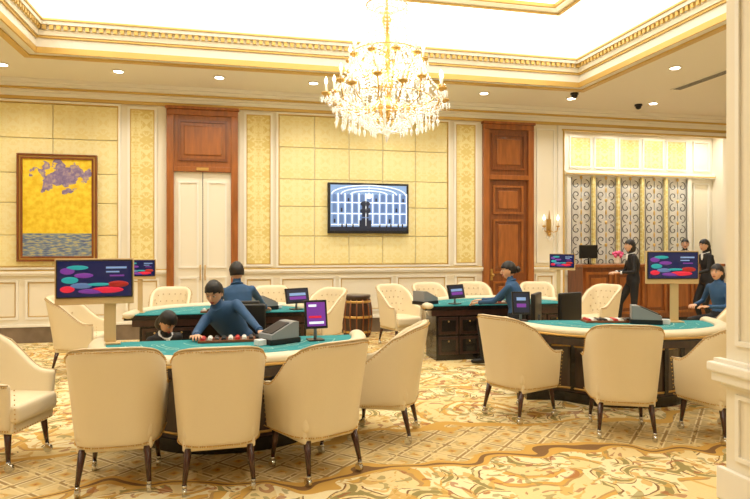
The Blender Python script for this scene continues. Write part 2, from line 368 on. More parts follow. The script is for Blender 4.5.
b=B(); cu=-2.90; ch=2.21; w,h=.605,.88
b.box(-w+.07,w-.07,-.03,-.001,-h+.07,h-.07,'painting')
for i,(d,m,q) in enumerate(((0,'woodb',.06),(.03,'brass',.045),(.055,'woodb',.05))):
    a,c,e=-w+d,w-d,.03
    for bx in ((a,c,h-d-e,h-d),(a,c,-h+d,-h+d+e)): b.box(bx[0],bx[1],-q,-.001,bx[2],bx[3],m,bev=.006)
    for bx in ((a,a+e),(c-e,c)): b.box(bx[0],bx[1],-q,-.001,-h+d+e,h-d-e,m,bev=.006)
b.obj('framed_painting',(cu,W-.035,ch))
b=B(); b.box(-.755,.755,-.08,0,-.46,.46,'black',bev=.012); y=-.082
b.box(-.71,.71,y-.002,y,-.41,.42,'sblue')
for j,(z,hh) in enumerate(((-.27,.12),(-.07,.12),(.12,.10))):
    for i in range(11):
        x=-.67+i*.128
        b.box(x,x+.07,y-.004,y-.002,z,z+hh,'sky'); b.sph((x+.035,y-.003,z+hh),(.035,.002,.035),'sky',12,8)
        if (i*5+j*3)%4==0: b.box(x+.02,x+.05,y-.005,y-.004,z,z+hh*.6,'sdark')
        b.cyl((x+.099,y-.004,z-.05),(x+.099,y-.004,z+hh+.05),.011,.011,'swhite',6)
for z in (-.31,-.11,.09): b.box(-.7,.7,y-.010,y-.006,z,z+.018,'swhite')
for k,(rx,rz) in enumerate(((.69,.17),(.52,.12),(.34,.07))): b.tube([(rx*math.cos(q*pi/20),y-.006,.245+rz*math.sin(q*pi/20)) for q in range(21)],.011,'swhite',4)
b.box(-.71,.71,y-.009,y-.007,-.41,-.34,'sdark')
b.sph((0,y-.006,.22),(.06,.006,.05),'swhite'); b.tube([(0,y-.006,.40),(0,y-.006,.26)],.004,'swhite',4)
b.box(-.18,.04,y-.012,y-.009,-.36,-.22,'sdark'); b.box(-.13,-.01,y-.011,y-.009,-.22,.08,'sdark'); b.sph((-.07,y-.011,.08),(.09,.004,.05),'sdark'); b.sph((-.07,y-.011,-.05),(.1,.004,.05),'sdark'); b.box(-.17,.03,y-.0125,y-.0105,-.18,-.16,'sky')
for x in (-.5,-.42,-.3,.2,.33,.41,.55,.63): b.sph((x,y-.01,-.32),(.016,.004,.04),'black',6,6)
b.obj('wall_television',(2.32,W-.04,2.27))
b=B(); b.lathe([(.2,0),(.22,.03),(.25,.2),(.262,.36),(.25,.52),(.22,.68),(.235,.69),(.235,.73),(.2,.735)],'woodd',seg=28)
for z,r in ((.1,.238),(.62,.238),(.36,.265)): b.lathe([(r,z-.02),(r+.006,z-.015),(r+.006,z+.015),(r,z+.02)],'brass',seg=28)
for i in range(14):
    a=2*pi*i/14; b.tube([(math.cos(a)*q,math.sin(a)*q,z) for q,z in ((.224,.03),(.253,.2),(.265,.36),(.253,.52),(.224,.66))],.014,'woodb',5)
b.obj('barrel_stool',(2.02,10.3,0))
b=B(); b.box(-.05,.05,-.02,0,-.12,.16,'brass',bev=.008); b.sph((0,-.03,-.14),.035,'brass'); b.tube([(0,-.03,.16),(0,-.03,.3),(0,-.03,.34)],[.02,.008,.002],'brass')
for sx in (-1,1):
    b.tube([(0,-.03,-.05),(sx*.06,-.08,-.1),(sx*.13,-.1,-.08),(sx*.15,-.1,0)],.01,'brass',6)
    b.lathe([(.02,0),(.045,.02),(.03,.03)],'brass',(sx*.15,-.1,0),12); b.cyl((sx*.15,-.1,.03),(sx*.15,-.1,.14),.012,.012,'candle')
    b.lathe([(.012,0),(.024,.03),(.014,.07),(.002,.1)],'bulb',(sx*.15,-.1,.14),10)
    for k in range(4): b.octa((sx*(.15+.03*math.cos(k*1.6)),-.1+.03*math.sin(k*1.6),-.03),.01,.04,'crystal')
for k in range(5): b.octa((-.08+.04*k,-.06,-.18-.03*(2-abs(k-2))),.012,.045,'crystal')
b.obj('wall_sconce',(5.97,W-.026,1.95))
b=B(); g0,g1=7.38,10.6; y=12.5
b.box(g0,g1,y-.02,y-.001,1.0,3.2,'mirror')
for i in range(6):
    u=g0+(g1-g0)*i/5
    if i in(0,5): b.box(u-.05,u+.05,y-.09,y-.001,.9,3.199,'white',bev=.008)
    else: b.box(u-.035,u+.035,y-.09,y-.001,.9,3.199,'panel2',bev=.008)
b.box(g0-.1,11.29,y-.12,y-.001,3.2,3.3,'white',bev=.01); b.box(g0-.1,11.29,y-.13,y-.121,3.225,3.25,'goldp')
for i in range(5):
    u0=g0+(g1-g0)*i/5+.07; u1=g0+(g1-g0)*(i+1)/5-.07
    b.box(u0,u1,y-.03,y-.001,3.42,4.08,'panel2',bev=.01); frame(b,u0-.03,u1+.03,3.39,4.11,'white',.03,.04,y)
b.box(6.6,7.2,y-.03,y-.001,1.3,4.1,'panel2'); frame(b,10.75,11.2,3.39,4.11,'white',.03,.04,y); frame(b,10.75,11.2,1.2,3.1,'white',.03,.04,y)
b.box(6.31,11.29,y-.15,y-.001,4.25,4.44,'white'); b.box(6.31,11.29,y-.17,y-.001,4.23,4.249,'goldp')
b.obj('trim_7')
def spiral(cx,cz,r0,turns,a0,sgn,n=22):
    return [(cx+r0*(1-.8*i/n)*math.cos(a0+sgn*turns*2*pi*i/n),0,cz+r0*(1-.8*i/n)*math.sin(a0+sgn*turns*2*pi*i/n)) for i in range(n+1)]
b=B(); hw=.24
for sx in (-1,1):
    b.tube([(sx*hw,0,0),(sx*hw,0,2.1)],.008,'iron',5)
    for k in range(4):
        z=.26+k*.52
        b.tube(spiral(sx*.12,z-.12,.11,.95,-pi/2,sx),.0095,'iron',5)
        b.tube(spiral(sx*.12,z+.12,.11,.95,pi/2,-sx),.0095,'iron',5)
for k in range(5): b.sph((0,0,.02+k*.52),(.035,.02,.045),'goldp',8,6)
for k in range(4): b.sph((0,0,.26+k*.52),(.02,.02,.07),'goldp',8,6)
b.tube([(0,0,0),(0,0,2.1)],.007,'iron',5)
gm=b.mesh('scroll_grille',True)
for i in range(5): place(gm,'scroll_grille',(g0+(g1-g0)*(i+.5)/5,y-.06,1.06))
b=B(); b.box(6.85,10.1,10.95,11.5,0,.08,'blk'); b.box(6.8,10.1,10.92,11.5,.081,1.14,'woodb'); b.box(6.75,10.15,10.85,11.55,1.141,1.2,'wood',bev=.012)
for i in range(5):
    u=6.86+i*.65; frame(b,u,u+.58,.18,1.05,'wood',.05,.03,10.92); b.box(u+.12,u+.46,10.9,10.93,.3,.93,'wood',bev=.01)
b.obj('reception_counter')
b=B(); b.box(-.2,.2,-.02,.02,.12,.4,'black',bev=.01); b.box(-.17,.17,-.022,-.0201,.15,.37,'sdark'); b.cyl((0,.01,0),(0,.01,.14),.02,.02,'black'); b.box(-.1,.1,-.07,.07,0,.012,'black'); me=b.mesh('computer_monitor',True)
place(me,'computer_monitor',(7.1,11.2,1.2),175)
b=B(); b.lathe([(.05,0),(.07,.05),(.05,.14),(.06,.16)],'candle',seg=14)
for i in range(14):
    a=i*2.4; r=.02+.006*i; b.sph((math.cos(a)*r,math.sin(a)*r,.2+.05*math.sin(i)),.035,'pink',8,6); b.tube([(0,0,.12),(math.cos(a)*r,math.sin(a)*r,.2)],.004,'chipg',4)
b.obj('flower_vase',(7.75,11.15,1.2))

# ---------------- ceiling fixtures ----------------
b=B(); b.lathe([(.075,0),(.095,-.004),(.095,-.01),(.07,-.012)],'white',seg=20); b.lathe([(.068,-.0125),(.066,-.014)],'dl',seg=20); dme=b.mesh('downlight',True)
def dlight(u,v,e=22):
    o=place(dme,'downlight',(u,v,CH-.001))
    L=bpy.data.lights.new('downlight_lamp','SPOT'); L.energy=e*4; L.spot_size=2.4; L.spot_blend=.9; L.shadow_soft_size=.07; L.color=(1,.94,.84)
    l=bpy.data.objects.new('lamp',L); COL.objects.link(l); l.parent=o; l.location=(0,0,-.03)
for u in (-5,-3.4,-1.8,-.3,1.2,2.7,4.2,5.9,7.6,9.4): dlight(u,9.85)
for v in (7.8,5.8,3.9):
    for u in (-5.2,-3.4,6.4,8.6): dlight(u,v)
for u in (-4,-1.5,1,3.5): 
    dlight(u,2.0,32); dlight(u,-.6)
for u in (7.4,8.5,9.6,10.8):
    o=place(dme,'downlight',(u,11.8,4.499)); L=bpy.data.lights.new('downlight_lamp','SPOT'); L.energy=115; L.spot_size=2.7; L.spot_blend=.9; L.shadow_soft_size=.07; L.color=(1,.97,.9)  # recess lamps added to brighten the grille wall
    l=bpy.data.objects.new('lamp',L); COL.objects.link(l); l.parent=o; l.location=(0,0,-.03)
b=B(); b.lathe([(.07,0),(.07,-.03),(.06,-.035)],'black',seg=18); b.sph((0,0,-.045),(.055,.055,.05),'black'); me=b.mesh('dome_camera',True)
for p in ((5.75,9.5),(7.4,10.0),(9.8,10.1)): place(me,'dome_camera',(*p,CH-.002))
b=B(); b.box(-.9,.9,-.09,.09,-.012,0,'white')
for i in range(4): b.box(-.86,.86,-.07+i*.038,-.05+i*.038,-.016,-.0121,'grate')
me=b.mesh('ceiling_air_vent',True)
for p in ((7.3,8.0),(7.3,5.2)): place(me,'ceiling_air_vent',(*p,CH-.001),90)
place(me,'ceiling_air_vent',(-4.4,7.0,CH-.001),90)

# ---------------- chandelier ----------------
b=B()
def P(r,a,z): return (r*math.cos(a),r*math.sin(a),z)
b.tube([(0,0,2.9),(0,0,5.16)],.012,'brass',8)
b.lathe([(.13,5.168),(.12,5.12),(.05,5.08),(.02,5.0)],'brass',seg=20)
b.lathe([(.015,2.78),(.05,2.82),(.09,2.9),(.06,2.96),(.03,3.0),(.05,3.08),(.07,3.15),(.035,3.22),(.03,3.4),(.06,3.46),(.035,3.52),(.025,3.7),(.05,3.78),(.03,3.84),(.012,3.95)],'brass',seg=16)
def strand(p0,p1,n,sag,r=.0125):
    p0=Vector(p0);p1=Vector(p1)
    for i in range(n+1):
        t=i/n; p=p0.lerp(p1,t); p.z-=sag*4*t*(1-t); b.octa(p,r,r*1.35,'crystal')
def candle(p):
    b.lathe([(.012,-.02),(.045,0),(.05,.015),(.02,.02)],'brass',p,10); b.cyl(p,(p[0],p[1],p[2]+.1),.011,.011,'candle',8)
    b.lathe([(.01,0),(.017,.022),(.010,.05),(.002,.07)],'bulb',(p[0],p[1],p[2]+.1),8)
    for k in range(8):
        a=k*pi/4; b.octa((p[0]+.05*math.cos(a),p[1]+.05*math.sin(a),p[2]-.045),.010,.045,'crystal')
N=16
for i in range(N):
    a=2*pi*i/N; z1=3.10 if i%2 else 3.02; R=.53 if i%2 else .6; zn=3.02 if i%2 else 3.10; Rn=.6 if i%2 else .53
    b.tube([P(.06,a,3.0),P(.18,a,2.9),P(.36,a,2.88),P(.5,a,2.93),P(R,a,z1)],[.009,.008,.007,.007,.007],'brass',6)
    candle(P(R,a,z1))
    strand(P(R,a,z1),P(Rn,a+2*pi/N,zn),9,.12)
    strand(P(.33,a,3.44),P(R,a,z1),13,.08); strand(P(.33,a,3.44),P(.42,a+pi/N,3.0),13,.03)
    for q,zz in ((.5,2.95),(.42,2.92),(.34,2.9)):
        for k in range(4): b.octa(P(q,a+.1,zz-.03-.03*k),.013,.02,'crystal')
        b.octa(P(q,a+.1,zz-.17),.018,.06,'crystal')
N=10
for i in range(N):
    a=2*pi*(i+.5)/N
    b.tube([P(.04,a,3.3),P(.15,a,3.22),P(.28,a,3.26),P(.36,a,3.38)],.007,'brass',6); candle(P(.36,a,3.38))
    strand(P(.36,a,3.38),P(.36,a+2*pi/N,3.38),8,.1)
    strand(P(.12,a,3.62),P(.36,a,3.38),9,.05); b.octa(P(.36,a,3.3),.016,.06,'crystal')
for i in range(30):
    a=2*pi*i/30; strand(P(.11,a,3.88),P(.33,a,3.46),13,.07)
    strand(P(.43,a,3.0),P(.12,a,2.70),14,.07)
    strand(P(.33,a,3.42),P(.24,a,3.1),9,.0)
    strand(P(.50,a,2.98),P(.44,a,2.86),5,.0)
    b.octa(P(.43,a,2.95),.015,.055,'crystal')
for i in range(20):
    a=2*pi*i/20; strand(P(.06,a,4.2),P(.20,a,3.93),9,.05); b.octa(P(.20,a,3.87),.014,.05,'crystal'); strand(P(.02,a,4.6),P(.08,a,4.2),7,0)
    b.octa(P(.26,a,2.80),.014,.05,'crystal')
for r,z,m in ((.33,3.45,'brass'),(.43,3.01,'brass'),(.11,3.88,'brass'),(.20,3.93,'brass'),(.26,2.84,'brass'),(.08,4.2,'brass')): b.tube([P(r,2*pi*k/32,z) for k in range(32)],.006,m,6,closed=True)
for r,z in ((.33,3.41),(.43,2.97)):
    for k in range(48): b.octa(P(r,2*pi*k/48,z-.01),.012,.04,'crystal')
b.sph((0,0,2.69),.045,'crystal'); b.octa((0,0,2.63),.02,.06,'crystal')
chand=b.obj('crystal_chandelier',(1.42,5.73,0.03),normals=False)
for z,e in ((3.3,34),(3.05,34)):
    L=bpy.data.lights.new('chandelier_light','POINT'); L.energy=e; L.color=(1,.93,.8); L.shadow_soft_size=.3
    l=bpy.data.objects.new('chandelier_light',L); COL.objects.link(l); l.parent=chand; l.location=(0,0,z)

# ---------------- chairs ----------------
def chairmesh():
    w,yf,yb,r=.262,.25,-.25,.17; path=[]
    for i in range(6): path.append((-w,yf+(yb+r-yf)*i/6))
    for i in range(7): a=pi+pi/2*i/6; path.append((-w+r+r*math.cos(a),yb+r+r*math.sin(a)))
    for i in range(1,5): path.append((-w+r+(2*w-2*r)*i/5,yb))
    for i in range(7): a=1.5*pi+pi/2*i/6; path.append((w-r+r*math.cos(a),yb+r+r*math.sin(a)))
    for i in range(1,7): path.append((w,yb+r+(yf-yb-r)*i/6))
    n=len(path)
    def sm(t): t=max(0,min(1,t)); return t*t*(3-2*t)
    def pos(i,q,off=0):
        i0=int(i); f=i-i0; i1=min(i0+1,n-1); x=path[i0][0]*(1-f)+path[i1][0]*f; y=path[i0][1]*(1-f)+path[i1][1]*f
        ty=(y-yb)/(yf-yb); top=.965-.335*sm((ty-.04)/.8)-.05*max(0,abs(x)/w-.55)*(1 if ty<.3 else 0)
        z=.29+q*(top-.29); k=(z-.29)/.67
        p0=path[max(i0-1,0)];p1=path[min(i0+1,n-1)]; t=Vector((p1[0]-p0[0],p1[1]-p0[1])).normalized(); nn=Vector((t.y,-t.x))
        if nn.dot(Vector((x,y-.05)))<0: nn=-nn
        back=1-sm(ty*1.1)
        return Vector((x*(.88+.2*k)+nn.x*off, y-.10*k**1.2*back+.02*(1-back)*k+nn.y*off, z))
    bm=bmesh.new(); Q=9; V=[[bm.verts.new(pos(i,j/Q)) for j in range(Q+1)] for i in range(n)]
    for i in range(n-1):
        for j in range(Q): bm.faces.new((V[i][j],V[i+1][j],V[i+1][j+1],V[i][j+1]))
    sh=evalmesh(bm,[('SOLIDIFY',dict(thickness=.062,offset=0)),('SUBSURF',dict(levels=1,render_levels=1))])
    b=B(); b.add(sh,['leather'])
    b.box(-.235,.235,-.24,.30,.34,.475,'leather',bev=.045,seg=4); b.box(-.23,.23,-.22,.262,.27,.36,'leather',bev=.02,seg=3)
    m=3*(n-1)
    for k in range(m+1):
        p=pos(k/3*(1-1e-6),.955,.033); b.sph(p,.0055,'brass',5,4)
        p=pos(k/3*(1-1e-6),.04,.033); b.sph(p,.0055,'brass',5,4)
    b.tube([pos(i,.985,.02) for i in range(n)],.007,'leatherd',5)
    for i in (0,n-1):
        for k in range(9): b.sph(pos(i,.08+.1*k)+Vector((0,.034,0)),.0055,'brass',5,4)
    for k in range(16): b.sph((-.21+.028*k,.262,.285),.0055,'brass',5,4)
    mid=(n-1)/2
    for r_ in range(4):
        for c in range(-3,4):
            i=mid+(c+(.5 if r_%2 else 0))*2.2
            if 2<i<n-3: b.sph(pos(i,.38+.15*r_,-.034),(.011,.011,.011),'leatherd',6,5)
    for sx in (-1,1):
        for yy,sp in ((.2,.02),(-.2,-.05)):
            top=(sx*.195,yy,.29); bot=(sx*.215,yy+sp,.075)
            b.tube([top,bot],[.027,.014],'legw',8); b.tube([bot,(bot[0],bot[1],.055)],[.016,.016],'chrome',8)
            b.tube([(bot[0]-.014,bot[1]+.008,.03),(bot[0]+.014,bot[1]+.008,.03)],.03,'chrome',12)
            b.tube([(bot[0],bot[1],.06),(bot[0],bot[1]+.008,.03)],.009,'chrome',6)
    return b.mesh('casino_chair',True)
cm=chairmesh()
for u,v,yw in ((-.78,4.36,0),(-.13,4.24,2),(.53,4.28,27),(1.19,4.92,66),(-1.72,4.95,-108),
               (2.58,5.2,-68),(3.2,4.56,-24),(3.97,4.28,2),(5.5,5.75,85),
               (-1.0,9.35,178),(.5,9.3,180),(1.17,8.75,130),(-1.95,8.25,-100),
               (2.5,9.25,200),(3.15,9.5,185),(3.95,9.55,178),(4.95,9.3,160),(5.6,8.6,110)):
    place(cm,'casino_chair',(u,v,0),yw)
b=B(); b.box(-.23,.23,-.22,.22,.42,.5,'black',bev=.03,seg=3); b.box(-.21,.21,-.27,-.21,.6,.98,'black',bev=.025,seg=3); b.tube([(0,-.2,.45),(0,-.27,.5),(0,-.27,.7)],.02,'black')
b.cyl((0,0,.1),(0,0,.43),.028,.025,'chrome')
for k in range(5):
    a=2*pi*k/5+.3; b.tube([(0,0,.12),(.27*math.cos(a),.27*math.sin(a),.07)],[.025,.016],'black',6); b.sph((.27*math.cos(a),.27*math.sin(a),.03),.03,'black',8,6)
dc=b.mesh('dealer_chair',True)

# ---------------- tables ----------------
def outline(a,bb,n=40,y0=0):
    return [(a*math.copysign(abs(math.cos(t))**.92,math.cos(t)),y0-bb*abs(math.sin(t))**.95) for t in [pi+pi*i/n for i in range(n+1)]]
def tablemesh():
    b=B()
    b.prism(outline(1.17,1.12,y0=0),.701,.752,'blk'); b.prism(outline(1.05,1.0,y0=-.02),.753,.762,'felt')
    o=outline(1.12,1.07,y0=-.0)
    b.tube([(x,y,.762) for x,y in o],.068,'rail',10,sq=.6)
    for e in (o[0],o[-1]): b.sph((e[0],e[1],.762),(.068,.04,.042),'rail')
    b.tube([(x,y,.73) for x,y in outline(1.178,1.127)],.012,'brass',6)
    b.prism(outline(1.08,1.03,y0=-.01),.621,.70,'woodd')
    base=[(-.78,-.5)]+[p for p in outline(.8,.82) if p[1]<-.505]+[(.78,-.5)]
    b.prism(base,.0,.10,'blk'); b.prism([(x*.95,-.5+(y+.5)*.93) for x,y in base],.101,.62,'woodd')
    bb=[(x*.955,-.5+(y+.5)*.94) for x,y in base]
    for h in (.14,.57): b.tube([(x,y,h) for x,y in bb],.012,'brass',5)
    for i in range(2,len(bb)-2,5): b.box(bb[i][0]-.02,bb[i][0]+.02,bb[i][1]-.02,bb[i][1]+.02,.12,.6,'blk')
    for sx in (-1,1):
        x0,x1=(.34,1.0) if sx>0 else (-1.0,-.34)
        b.box(x0,x1,-.499,-.04,.0,.62,'blk')
        for xa,xb in ((x0+.03,(x0+x1)/2-.01),((x0+x1)/2+.01,x1-.03)):
            for z0,z1 in ((.08,.33),(.36,.6)):
                b.box(xa,xb,-.045,-.025,z0,z1,'woodd',bev=.008); b.sph(((xa+xb)/2,-.02,(z0+z1)/2+.06),.012,'brass',8,6)
                b.box(xa+.04,xb-.04,-.03,-.02,z0+.04,z1-.04,'blk',bev=.004)
    z=.7632
    for k in (.62,.66,.44): b.ribbon([(x,y) for x,y in outline(k,k*.95,y0=-.05)][4:-4],.008,z,'mark')
    for i in range(7):
        t=pi+pi*(i+.8)/7.6; cx,cy=.84*math.cos(t),-.05-.8*abs(math.sin(t)); tt=math.atan2(cy+.05,cx)
        R=Matrix.Rotation(tt,2); c=[R@Vector(p)+Vector((cx,cy)) for p in ((-.06,-.09),(.06,-.09),(.06,.09),(-.06,.09))]
        b.ribbon([tuple(p) for p in c],.008,z,'mark',closed=True)
        cc=(.84*.78*math.cos(t),-.05-.8*.78*abs(math.sin(t))); b.ribbon([(cc[0]+.05*math.cos(q*pi/6),cc[1]+.05*math.sin(q*pi/6)) for q in range(12)],.006,z,'mark',closed=True)
    b.box(-.3,.3,-.26,-.06,.7625,.785,'woodb',bev=.006)
    for i in range(10):
        x=-.26+i*.058; b.cyl((x,-.24,.785),(x,-.08,.785),.021,.021,('chipr','chipw','woodd','black','chipw')[i%5],10)
    return b.mesh('blackjack_table',True)
tm=tablemesh()
TB=((-.04,5.55,0),(3.99,5.96,-13),(-.16,7.6,180),(3.66,7.85,180))
for u,v,yw in TB: place(tm,'blackjack_table',(u,v,0),yw)
def shuffler():
    b=B(); b.box(-.11,.11,-.16,.16,0,.05,'black',bev=.01)
    pr=[(-.15,.05),(.14,.05),(.14,.19),(.08,.19),(-.15,.09)]
    lo=[b.bm.verts.new((-.105,y,z)) for y,z in pr]; hi=[b.bm.verts.new((.105,y,z)) for y,z in pr]; n=len(pr)
    fs=[b.bm.faces.new((lo[i],lo[(i+1)%n],hi[(i+1)%n],hi[i])) for i in range(n)]+[b.bm.faces.new(lo),b.bm.faces.new(hi[::-1])]; b._f(fs,'grey',False)
    b.box(-.08,.08,-.10,.10,-.004,.004,'black',M=Matrix.Translation((0,-.04,.142))@Matrix.Rotation(math.radians(23.5),4,'X'))
    b.box(-.04,.04,-.24,-.16,0.001,.05,'shirt',bev=.004)
    return b.mesh('card_shuffler',True)
shm=shuffler()
ZT=.763
for u,v,yw,k in ((.34,5.2,-60,.95),(4.24,5.62,60,1.0)):
    o=place(shm,'card_shuffler',(u,v,ZT),yw); o.scale=(k,k,k)
def tablet(w,h,scr,ph=.14):
    b=B(); R=Matrix.Translation((0,0,ph+.02))@Matrix.Rotation(math.radians(-14),4,'X')
    b.box(-w/2,w/2,-.012,.012,-h/2+.02,h/2+.02,'black',bev=.006,M=R); b.box(-w/2+.018,w/2-.018,-.014,-.0121,-h/2+.04,h/2,scr,M=R)
    if scr=='sdark':
        b.box(-w/2+.05,w/2-.05,-.016,-.0141,h/2-.08,h/2-.045,'sblue',M=R); b.box(-w/2+.05,w/2-.05,-.016,-.0141,-.03,.01,'purple',M=R)
    else:
        for k in range(4): b.box(-w/2+.035,w/2-.035-.02*k,-.016,-.0141,-h/2+.06+k*.05,-h/2+.08+k*.05,('swhite','red','purple','swhite')[k],M=R)
    b.cyl((0,.03,0),(0,.02,ph),.014,.014,'grey'); b.box(-.07,.07,-.04,.09,0,.012,'black',bev=.004)
    return b.mesh('tablet_display',True)
place(tablet(.2,.25,'purple',.19),'tablet_display',(.66,5.24,ZT),6); place(tablet(.2,.25,'sdark',.16),'tablet_display',(3.03,6.08,ZT),-15)
big=tablet(.34,.2,'sdark')
for u,v,yw in ((.74,7.8,25),(3.0,8.02,30)): place(big,'tablet_display',(u,v,ZT),yw); o=place(shm,'card_shuffler',(u-.42,v+.12,ZT),yw+90)
def sign(post,off=0):
    b=B(); w,h=.31,.168
    def X(x0,x1,*a,**k): b.box(x0+off,x1+off,*a,**k)
    X(-w-.012,w+.012,0,.03,-h-.06,h+.012,'beige',bev=.006); X(-w,w,-.012,-.0005,-h,h,'black',bev=.004); X(-w+.012,w-.012,-.014,-.0121,-h+.012,h-.012,'navy'); y=-.0145
    for k,(x,z,rx,rz,m) in enumerate(((-.22,.07,.06,.03,'purple'),(-.14,.10,.09,.02,'teal'),(-.2,-.01,.07,.03,'teal'),(-.09,.03,.08,.022,'purple'),(-.22,-.09,.06,.03,'red'),(-.11,-.06,.09,.025,'sky'),(-.02,-.11,.12,.022,'purple'),(.1,-.10,.14,.028,'red'),(.19,-.05,.09,.03,'chipr'),(.03,-.05,.10,.014,'teal'))):
        b.sph((x+off,y,z),(rx,.002+.0006*k,rz),m,14,8)
    X(.09,.26,y-.002,y,.09,.108,'sblue'); X(.09,.2,y-.002,y,.055,.068,'sblue'); X(.12,.24,y-.002,y,.02,.034,'purple')
    b.box(-.05,.05,.0301,.05,-post+.015,0,'beige',bev=.004); b.box(-.09,.09,-.04,.09,-post,-post+.015,'beige',bev=.004)
    return b.mesh('table_limit_sign',True)
for u,v,yw,s,post,of in ((-1.06,5.43,8,.94,.59,-.12),(4.62,5.62,-14,.88,.70,-.04),(-1.19,7.85,-8,.6,.92,0),(4.66,8.15,-50,.6,1.0,.1)):
    o=place(sign(post,of),'table_limit_sign',(u,v,ZT+post*s),yw); o.scale=(s,s,s)

# ---------------- people ----------------
def ik(A,T,l1,l2,pole):
    d=T-A; L=min(d.length,(l1+l2)*.995); dn=d.normalized(); T=A+dn*L
    x=(l1*l1-l2*l2+L*L)/(2*L); h=math.sqrt(max(l1*l1-x*x,0)); p=pole-dn*pole.dot(dn); p.normalize()
    return A+dn*x+p*h,T
def hand(b,Wp,d,n,side):
    d=d.normalized(); n=(n-d*n.dot(d)).normalized(); s=d.cross(n).normalized()*side
    F=Matrix((s,d,n)).transposed().to_4x4()
    b.sph(Wp+d*.045,(.038,.055,.016),'skin',10,8,M=F)
    for i,(o,L) in enumerate(((-.028,.07),(-.009,.08),(.010,.075),(.028,.058))):
        p=Wp+d*.08+s*o; b.tube([p-d*.03,p+d*L*.35+s*o*.2,p+d*L*.7+n*.012+s*o*.3,p+d*L*.92+n*.032+s*o*.3],[.0095,.009,.008,.006],'skin',6)
    p=Wp+d*.025-s*.03; b.tube([p,p-s*.022+d*.025,p-s*.03+d*.055+n*.012],[.012,.01,.007],'skin',6)
def person(name,loc,yaw,pelvis,neck,hands,feet,top='blue',bot='suit',hyaw=0,hpitch=0,hair='short',female=False,collar='shirt',poles=None):
    Mw=Matrix.Translation((loc[0],loc[1],0))@Matrix.Rotation(math.radians(yaw),4,'Z'); Mi=Mw.inverted()
    Pv=Vector((0,0,pelvis)); Nk=Vector(neck); up=(Nk-Pv).normalized(); R=Vector((1,0,0)); R=(R-up*R.dot(up)).normalized(); F=up.cross(R).normalized()
    L=(Nk-Pv).length; kf=.88 if female else .96
    bm=bmesh.new()
    def loft(rs):
        rings=[]
        for c,hw,hd in rs: rings.append([bm.verts.new(c+R*hw*math.cos(2*pi*k/16)+F*hd*math.sin(2*pi*k/16)) for k in range(16)])
        for i in range(len(rings)-1):
            for k in range(16): bm.faces.new((rings[i][k],rings[i][(k+1)%16],rings[i+1][(k+1)%16],rings[i+1][k]))
        bm.faces.new(rings[0][::-1]); bm.faces.new(rings[-1])
    tors=((-.16,.10,.09),(-.08,.16,.115),(.08,.16,.12),(.32,.135*kf,.095),(.6,.165*kf,.11+(.015 if female else 0)),(.82,.175*kf,.10),(.94,.145*kf,.08),(1.0,.08,.062))
    bend=lambda t: -F*.025*math.sin(pi*max(0,min(1,t)))
    loft([(Pv+up*L*t+bend(t),a,c) for t,a,c in tors])
    segsL=[]
    def chain(pts,rs,lab):
        for i in range(len(pts)):
            bmesh.ops.create_uvsphere(bm,u_segments=12,v_segments=8,radius=rs[i],matrix=Matrix.Translation(pts[i]))
            if i:
                t=pts[i]-pts[i-1]; m=Matrix.Translation((pts[i]+pts[i-1])/2)@t.to_track_quat('Z','Y').to_matrix().to_4x4()
                bmesh.ops.create_cone(bm,cap_ends=True,segments=12,radius1=rs[i-1],radius2=rs[i],depth=t.length,matrix=m)
                segsL.append((pts[i-1],pts[i],rs[i-1],rs[i],lab[i-1]))
    segsL.append((Pv-up*.02,Pv+up*L*.12,.15,.15,bot)); segsL.append((Pv+up*L*.2,Pv+up*L*.92,.14,.12,top))
    Hc=Nk+up*.06+Vector((0,0,.085))+F*.025
    chain([Nk-up*.04,Nk+(Hc-Nk)*.55],[.060*kf,.05*kf],['skin'])
    Hs=[]
    for i,sx in enumerate((1,-1)):
        sh=Pv+up*L*.86+R*sx*.168*kf; tgt=Mi@Vector(hands[i]); pole=Vector((sx*.6,-.5,-.7)) if poles is None else Vector(poles[i])
        el,wr=ik(sh,tgt,.285,.25,pole); chain([sh,sh.lerp(el,.5),el,wr],[.056*kf,.048*kf,.042*kf,.03*kf],[top]*3); Hs.append((wr,wr-el,sx))
        hp=Pv+R*sx*.09-up*.02; ft=Vector(feet[i]); kn,an=ik(hp,ft,.44,.43,Vector((sx*.15,1,.25))); chain([hp,hp.lerp(kn,.5),kn,kn.lerp(an,.4),an],[.085,.075,.056,.052,.04],[bot]*4)
        fd=Vector((sx*.15,1,0)).normalized(); chain([an-Vector((0,.03,.01)),an+fd*.09-Vector((0,0,.03)),an+fd*.15-Vector((0,0,.035))],[.042,.036,.028],['shoe']*2)
    bmesh.ops.recalc_face_normals(bm,faces=bm.faces)
    me=evalmesh(bm,[('REMESH',dict(mode='VOXEL',voxel_size=.014,use_smooth_shade=True)),('SMOOTH',dict(iterations=4,factor=.5))])
    labs=[top,bot,'skin','shoe']
    me.materials.clear()
    for _ in labs: me.materials.append(None)
    for f in me.polygons:
        c=f.center; best=1e9;bl=top
        for a,e,r0,r1,l in segsL:
            d=e-a; t=max(0,min(1,(c-a).dot(d)/max(d.length_squared,1e-9))); q=(c-a-d*t).length-(r0+(r1-r0)*t)
            if q<best: best=q;bl=l
        if bl=='skin' and (c-Nk).dot(up)<.0: bl=top
        f.material_index=labs.index(bl)
    b=B()
    b.add(me,labs)
    for wr,dr,sx in Hs:
        hand(b,wr,dr,Vector((0,0,-1)) if abs(dr.normalized().z)<.9 else Vector((0,1,0)),sx)
        dn=dr.normalized(); b.tube([wr-dn*.035,wr-dn*.005],[.036*kf,.035*kf],'shirt' if collar=='shirt' else top,10)
    b.tube([Nk+R*.064*math.cos(k*pi/8)+F*.062*math.sin(k*pi/8)-up*.018*math.sin(k*pi/8) for k in range(16)],.013,collar,6,closed=True)
